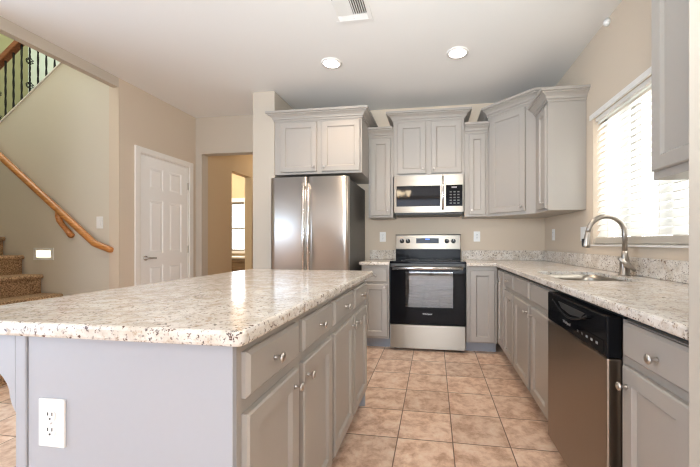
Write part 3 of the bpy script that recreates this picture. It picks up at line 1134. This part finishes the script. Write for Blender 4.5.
mb.prism([(0.481, 1.104), (0.49, 1.104), (0.496, 1.164), (0.487, 1.164)], 'x', 0.243, 0.505)
dp = mb.build('display', M_SLATE, bg)
MB().box(0.35, 0.40, 0.4835, 0.4875, 1.148, 1.158).build('clock', M_BLUE_LCD, dp)

# ------------------------------------------------------------------ microwave
t = thing('microwave', 'stainless over the range microwave with dark window', 'microwave', (-0.434, 3.55, 1.437))
MWw, MWh = 0.746, 0.404
MB().box(0.0, MWw, 0.03, 0.388, 0.0, MWh).build('case', M_DKGREY, t)
mb = MB()
wx0, wx1, wz0, wz1 = 0.030, 0.502, 0.068, 0.290
mb.box(0.0, wx0, 0, 0.03, 0.0, MWh, 0.002)
mb.box(wx1, 0.560, 0, 0.03, 0.0, MWh, 0.002)
mb.box(wx0 - 0.002, wx1 + 0.002, 0.0, 0.03, 0.0, wz0, 0.001)
mb.box(wx0 - 0.002, wx1 + 0.002, 0.0, 0.03, wz1, MWh, 0.001)
md = mb.build('door', M_STEEL, t)
MB().box(wx0 - 0.002, wx1 + 0.002, 0.004, 0.02, wz0 - 0.002, wz1 + 0.002).build('window', M_MW_GLASS, md)
mb = MB()
mb.tube([(0.528, -0.034, 0.025), (0.528, -0.036, 0.2), (0.528, -0.034, 0.385)], 0.013, 12)
for z in (0.04, 0.37):
    mb.box(0.52, 0.536, -0.03, 0.002, z - 0.01, z + 0.01)
mb.build('handle', M_HANDLE, md)
mb = MB()
mb.box(0.562, MWw, 0, 0.03, 0.0, MWh, 0.002)
mc = mb.build('control_panel', M_STEEL, t)
MB().box(0.562, 0.735, -0.003, 0.002, 0.066, 0.292, 0.001).build('keypad', M_BLACK_GLASS, mc)
MB().box(0.62, 0.675, -0.0045, -0.002, 0.258, 0.274).build('display', M_PRINT, mc)
for r in range(5):
    for c in range(3):
        MB().box(0.60 + c * 0.04, 0.622 + c * 0.04, -0.0042, -0.002, 0.09 + r * 0.03, 0.103 + r * 0.03).build('key', M_DKGREY, mc)
mb = MB()
mb.box(0.01, MWw - 0.01, 0.02, 0.38, -0.022, 0.0, 0.003)
mb.build('vent_hood', M_BLACK_MATTE, t)

# ------------------------------------------------------------------ refrigerator
FX, FR = -1.635, -0.825
fwid = FR - FX
t = thing('refrigerator', 'stainless french door refrigerator under the wide cabinet', 'refrigerator', (FX, 3.09, 0))
MB().box(0.0, fwid, 0.075, 0.79, 0.03, 1.745, 0.004).build('case', M_DKGREY, t)
MB().box(0.02, fwid - 0.02, 0.06, 0.1, 0.0, 0.08).build('kick_grille', M_BLACK_MATTE, t)


def bowed_door(x0, x1, z0, z1, bow=0.022, n=14):
    pts = []
    for k in range(n + 1):
        s = k / n
        x = x0 + (x1 - x0) * s
        xc = (x / fwid) * 2 - 1
        e = min(1.0, min(s, 1 - s) * 14)
        pts.append((x, 0.012 - bow * (1 - xc * xc) + 0.012 * (1 - math.sqrt(max(0, 1 - (1 - e) ** 2)))))
    pts += [(x1, 0.07), (x0, 0.07)]
    mb = MB()
    mb.prism(pts, 'z', z0, z1)
    for f in mb.bm.faces:
        if abs(f.normal.z) < 0.5 and f.normal.y < -0.4:
            f.smooth = True
    return mb


mid = 0.398
ld = bowed_door(0.0, mid - 0.003, 0.74, 1.765).build('door', M_STEEL_FR, t)
rd = bowed_door(mid + 0.003, fwid, 0.74, 1.765).build('door', M_STEEL_FR, t)
fd = bowed_door(0.0, fwid, 0.09, 0.73).build('freezer_drawer', M_STEEL_FR, t)
for dd, x in ((ld, mid - 0.024), (rd, mid + 0.028)):
    mb = MB()
    mb.tube([(x, -0.058, 0.80), (x, -0.064, 1.2), (x, -0.058, 1.69)], 0.0145, 14, 1.0)
    for z in (0.83, 1.66):
        mb.box(x - 0.009, x + 0.009, -0.055, 0.0, z - 0.016, z + 0.016, 0.002)
    mb.build('handle', M_HANDLE, dd)
mb = MB()
mb.tube([(0.08, -0.06, 0.66), (fwid - 0.08, -0.06, 0.66)], 0.0145, 14)
for x in (0.11, fwid - 0.11):
    mb.box(x - 0.012, x + 0.012, -0.055, 0.0, 0.651, 0.669, 0.002)
mb.build('handle', M_HANDLE, fd)
for x in (0.05, fwid - 0.05):
    MB().box(x - 0.04, x + 0.04, 0.02, 0.12, 1.7455, 1.763, 0.003).build('hinge_cover', M_BLACK_MATTE, t)

# ------------------------------------------------------------------ blinds
t = thing('window_blind', 'white horizontal slat blind covering the kitchen window', 'blind', (XR, (WY0 + WY1) / 2, 0), -PI / 2)
bw = ww - 0.012
MB().box(-ww - 0.035, ww + 0.02, -0.014, 0.0, 2.086, 2.126, 0.003).build('valance', M_TRIM, t)
MB().box(-bw, bw, 0.012, 0.06, 2.062, WZ1 - 0.002).build('head_rail', M_TRIM, t)
mb = MB()
nsl = 20
for k in range(nsl):
    z = 1.178 + (2.058 - 1.178) * k / (nsl - 1)
    a = math.radians(62)
    dy, dz = 0.025 * math.cos(a), 0.025 * math.sin(a)
    cyy = 0.036
    th = 0.0013
    # slat tilted so the room side edge is lower, slightly crowned
    pts = [(cyy - dy, z - dz), (cyy, z + 0.003), (cyy + dy, z + dz), (cyy + dy, z + dz + th * 2), (cyy, z + 0.003 + th * 2), (cyy - dy, z - dz + th * 2)]
    mb.prism(pts, 'x', -bw, bw)
mb.build('slats', M_SLAT, t)
MB().box(-bw, bw, 0.010, 0.058, 1.104, 1.152, 0.004).build('bottom_rail', M_WALL_PALE, t)
for x in (-0.55, 0.0, 0.55):
    MB().box(x - 0.002, x + 0.002, 0.009, 0.011, 1.15, 2.06).build('ladder_cord', M_TRIM, t)

# ------------------------------------------------------------------ wall plates


def outlet(label, loc, rz, group=None, w=0.074, h=0.118, switch=False):
    t = thing('light_switch' if switch else 'wall_outlet', label, 'light switch' if switch else 'outlet', loc, rz, group)
    MB().box(-w / 2, w / 2, -0.006, 0.0, -h / 2, h / 2, 0.002).build('cover_plate', M_WHITE_PL, t)
    if switch:
        MB().box(-0.016, 0.016, -0.010, -0.005, -0.034, 0.034, 0.002).build('rocker', M_WHITE_PL, t)
    else:
        for s in (-1, 1):
            mb = MB()
            pts = [(0.0165 * math.cos(a) if abs(math.cos(a)) < 0.85 else math.copysign(0.014, math.cos(a)), s * 0.0195 + 0.0145 * math.sin(a)) for a in [2 * PI * k / 24 for k in range(24)]]
            mb.prism(pts, 'y', -0.0085, -0.005)
            rc = mb.build('receptacle', M_WHITE_PL, t)
            mb = MB()
            for x in (-0.0065, 0.0065):
                mb.box(x - 0.0012, x + 0.0012, -0.0092, -0.0084, s * 0.0195 + 0.001, s * 0.0195 + 0.009)
            mb.lathe([(0.0026, 0), (0.0026, 0.0008)], (0, -0.0084, s * 0.0195 - 0.007), (0, -1, 0), 10)
            mb.build('slots', M_SLOT, rc)
        MB().lathe([(0.003, 0), (0.003, 0.001), (0.001, 0.0015)], (0, -0.006, 0), (0, -1, 0), 10).build('screw', M_HANDLE, t)
    return t


outlet('white double outlet on the island end panel', (-0.962, 0.703, 0.655), 0, w=0.077, h=0.122)
outlet('white outlet on the back wall left of the range', (-0.617, YB, 1.182), 0, 'backsplash outlets')
outlet('white outlet on the back wall right of the range', (0.497, YB, 1.184), 0, 'backsplash outlets')
outlet('white outlet on right wall nearest the back corner', (XR, 3.66, 1.195), -PI / 2, 'backsplash outlets')
outlet('white switch on right wall between cabinet and window', (XR, 2.955, 1.187), -PI / 2, w=0.115, switch=True)
outlet('white light switch on the stair wall above the handrail end', (-3.342, 2.85, 1.316), 0, w=0.074, h=0.122, switch=True)

# step light
t = thing('step_light', 'lit recessed step light low on the stair wall', 'step light', (-4.02, 2.85, 0.995))
mb = MB()
mb.box(-0.125, 0.125, -0.006, 0, 0.036, 0.064, 0.001)
mb.box(-0.125, 0.125, -0.006, 0, -0.064, -0.036, 0.001)
mb.box(-0.125, -0.09, -0.006, 0, -0.036, 0.036, 0.001)
mb.box(0.09, 0.125, -0.006, 0, -0.036, 0.036, 0.001)
mb.build('frame', M_WHITE_PL, t)
MB().box(-0.09, 0.09, -0.003, 0, -0.036, 0.036).build('lens', M_STEPLAMP, t)

# ------------------------------------------------------------------ staircase
t = thing('staircase', 'brown carpeted staircase rising leftwards along the stair wall', 'stairs', (-3.30, 2.3, 0))
rise, run = 0.196, 0.242
for i in range(9):
    x1 = -run * i
    z1 = rise * (i + 1)
    mb = MB()
    mb.box(-2.57, x1 - 0.022, -0.545, 0.545, z1 - rise if i else 0, z1 - 0.02)
    # tread with a rounded bull nose
    prof = [(x1 - run - 0.06, z1), (x1 - 0.01, z1), (x1 + 0.004, z1 - 0.007), (x1 + 0.010, z1 - 0.022), (x1 + 0.004, z1 - 0.038), (x1 - 0.012, z1 - 0.044), (x1 - run - 0.06, z1 - 0.044)]
    mb.prism(prof, 'y', -0.545, 0.545)
    mb.build('step', M_CARPET, t)

# handrail on the stair wall
t = thing('stair_handrail', 'oak handrail sloping down the stair wall', 'handrail', (-3.4, 2.775, 1.08))
loc = Vector((-3.4, 2.775, 1.08))
pp = [Vector(p) - loc for p in ((-5.6, 2.785, 2.908), (-4.5, 2.785, 2.034), (-3.36, 2.785, 1.129), (-3.33, 2.785, 1.106), (-3.30, 2.785, 1.095), (-3.15, 2.785, 1.043), (-3.13, 2.785, 1.037))]
MB().tube(pp, [0.03, 0.03, 0.03, 0.03, 0.03, 0.029, 0.022], 16, 1.05).build('rail', M_OAK, t)


def bracket(x, z):
    # a small scrolled wooden bracket: wall foot, S-shaped neck, saddle under the rail
    pts = [(x + 0.085, 2.847, z - 0.235), (x + 0.085, 2.836, z - 0.23), (x + 0.082, 2.82, z - 0.205), (x + 0.062, 2.808, z - 0.17), (x + 0.03, 2.80, z - 0.13), (x + 0.008, 2.79, z - 0.085), (x, 2.786, z - 0.04), (x, 2.785, z)]
    mb = MB()
    mb.tube([Vector(p) - loc for p in pts], [0.03, 0.03, 0.027, 0.024, 0.023, 0.026, 0.026, 0.026], 12)
    mb.build('bracket', M_OAK, t)


bracket(-3.755, 1.42)
bracket(-5.0, 2.40)

# balustrade on the sloping wall
t = thing('stair_balustrade', 'black iron baluster railing on the sloping stair wall', 'railing', (-4.4, 2.905, zt(-4.4) + 0.02))
org = Vector((-4.4, 2.905, zt(-4.4) + 0.02))
hr = 0.715
for i in range(16):
    x = -4.49 - 0.1055 * 5 + 0.1055 * i
    zb = zt(x) + 0.015 - org.z
    px = x - org.x
    fancy = (i % 4 == 3)
    mb = MB()
    s = 0.0065
    # square bar twisted along its length
    bm = bmesh.new()
    nn = 40
    rg = []
    for k in range(nn + 1):
        u = k / nn
        a = 0 if u < 0.15 or u > 0.85 else (u - 0.15) / 0.7 * PI * (4 if fancy else 2)
        z = zb + (hr - 0.02) * u
        rg.append([bm.verts.new((px + s * 1.41 * math.cos(a + PI / 4 + q * PI / 2), s * 1.41 * math.sin(a + PI / 4 + q * PI / 2), z)) for q in range(4)])
    for a_, b_ in zip(rg, rg[1:]):
        for q in range(4):
            bm.faces.new((a_[q], a_[(q + 1) % 4], b_[(q + 1) % 4], b_[q]))
    bm.faces.new(rg[0])
    bm.faces.new(rg[-1])
    bmesh.ops.recalc_face_normals(bm, faces=bm.faces)
    mb.merge(bm)
    ba = mb.build('baluster', M_IRON, t)
    if fancy:
        for zc in (0.17, 0.43):
            mb = MB()
            for q in range(4):
                a0 = q * PI / 2
                pts = []
                for k in range(13):
                    u = k / 12
                    r = 0.006 + 0.024 * math.sin(PI * u)
                    a = a0 + u * PI * 1.2
                    pts.append((px + r * math.cos(a), r * math.sin(a), zb + zc - 0.035 + 0.07 * u))
                mb.tube(pts, 0.004, 6)
            mb.build('basket', M_IRON, ba)
x0, x1 = -5.55, -3.2
MB().prism([(x0 - org.x, zt(x0) + hr - org.z - 0.0), (x1 - org.x, zt(x1) + hr - org.z), (x1 - org.x, zt(x1) + hr + 0.075 - org.z), (x0 - org.x, zt(x0) + hr + 0.075 - org.z)], 'y', -0.03, 0.03, 0.008).build('top_rail', M_OAK_DK, t)

# ------------------------------------------------------------------ ceiling fixtures


def can_light(label, x, y):
    t = thing('recessed_light', label, 'ceiling light', (x, y, H), 0, 'recessed ceiling lights')
    MB().lathe([(0.070, 0.0), (0.092, 0.0), (0.094, -0.004), (0.088, -0.009), (0.072, -0.011)], (0, 0, 0), (0, 0, 1), 32, False).build('trim_ring', M_TRIM, t)
    MB().lathe([(0.001, -0.006), (0.072, -0.006), (0.072, -0.001)], (0, 0, 0), (0, 0, 1), 32, False).build('lens', M_LAMP, t)
    d = bpy.data.lights.new('can_lamp', 'SPOT')
    d.energy = 38
    d.color = (1, 0.76, 0.55)
    d.spot_size = math.radians(125)
    d.spot_blend = 0.8
    d.shadow_soft_size = 0.07
    o = bpy.data.objects.new('can_lamp', d)
    COL.objects.link(o)
    o.location = (x, y, H - 0.03)
    return t


can_light('lit round recessed ceiling light on the left above the refrigerator', -0.915, 2.85)
can_light('lit round recessed ceiling light on the right above the range', 0.20, 2.85)

# ceiling register
t = thing('ceiling_vent', 'white louvred air vent in the ceiling near the top edge', 'vent', (-0.572, 2.205, H))
V = 0.136
mb = MB()
f = 0.03
mb.box(-V, V, -V, -V + f, -0.007, 0, 0.002)
mb.box(-V, V, V - f, V, -0.007, 0, 0.002)
mb.box(-V, -V + f, -V + f, V - f, -0.007, 0, 0.002)
mb.box(V - f, V, -V + f, V - f, -0.007, 0, 0.002)
mb.box(-0.008, 0.008, -V + f, V - f, -0.008, 0, 0.001)
mb.build('frame', M_CEIL, t)
MB().box(-V + f, V - f, -V + f, V - f, -0.002, -0.0005).build('duct', M_VENTDARK, t)
for s, tilt in ((-1, 0.45), (1, -0.9)):
    mb = MB()
    for k in range(6):
        xc = s * (0.018 + 0.0155 * k)
        dx, dz = 0.010 * math.cos(tilt), 0.010 * math.sin(tilt)
        mb.prism([(xc - dx, -0.010 - dz), (xc + dx, -0.010 + dz), (xc + dx + 0.001, -0.0085 + dz), (xc - dx + 0.001, -0.0085 - dz)], 'y', -V + f, 0.05)
    mb.build('louvre_bank', M_CEIL, t)
mb = MB()
for k in range(3):
    yc = 0.058 + 0.02 * k
    mb.prism([(yc - 0.009, -0.005), (yc + 0.007, -0.012), (yc + 0.0075, -0.0105), (yc - 0.0085, -0.0035)], 'x', -V + f, V - f)
mb.build('cross_louvres', M_CEIL, t)

# chandelier over the dining space behind the camera (mirrored in the microwave window)
t = thing('chandelier', 'small lit chandelier mirrored in the dark microwave window', 'chandelier', (-0.76, -0.98, 2.19))
MB().lathe([(0.06, H - 2.19 - 0.025), (0.05, H - 2.19 - 0.001)], (0, 0, 0), (0, 0, 1), 20).build('canopy', M_FAUCET, t)
mb = MB()
mb.tube([(0, 0, 0.12), (0, 0, H - 2.19 - 0.02)], 0.006, 8)
mb.lathe([(0.008, -0.02), (0.028, 0.02), (0.034, 0.06), (0.016, 0.11), (0.008, 0.13)], (0, 0, 0), (0, 0, 1), 16)
mb.build('stem', M_FAUCET, t)
for k in range(3):
    a = 2 * PI * k / 3 + 0.35
    dx, dy = math.cos(a), math.sin(a)
    ar = MB().tube([(0.02 * dx, 0.02 * dy, 0.05), (0.08 * dx, 0.08 * dy, 0.02), (0.14 * dx, 0.14 * dy, 0.04), (0.145 * dx, 0.145 * dy, 0.07)], 0.006, 8).build('arm', M_FAUCET, t)
    MB().lathe([(0.026, 0.06), (0.036, 0.08), (0.052, 0.13), (0.075, 0.19), (0.072, 0.19), (0.048, 0.13), (0.03, 0.082)], (0.145 * dx, 0.145 * dy, 0), (0, 0, 1), 20, False).build('glass_shade', M_SHADE, ar)

# small dome sensor high on the right wall
t = thing('wall_sensor', 'small white round detector high on the right wall', 'detector', (XR, 2.565, 2.70))
mb = MB()
mb.lathe([(0.026, 0), (0.026, 0.012), (0.023, 0.024), (0.014, 0.032), (0.002, 0.035)], (0, 0, 0), (-1, 0, 0), 24)
mb.build('dome', M_WHITE_PL, t)

# low cabinet in the far room
t = thing('far_room_cabinet', 'brown wooden cabinet under the far room window', 'cabinet', (-4.1, 6.2, 0))
MB().box(-0.55, 0.55, -0.25, 0.28, 0.06, 0.80, 0.004).build('body', M_WOOD_DK, t)
MB().box(-0.57, 0.57, -0.27, 0.28, 0.80, 0.83, 0.004).build('top', M_TRIM, t)
for x in (-0.54, 0.01):
    door_mesh(x, x + 0.53, 0.1, 0.78).build('door', M_WOOD_DK, t).location = (0, -0.25, 0)
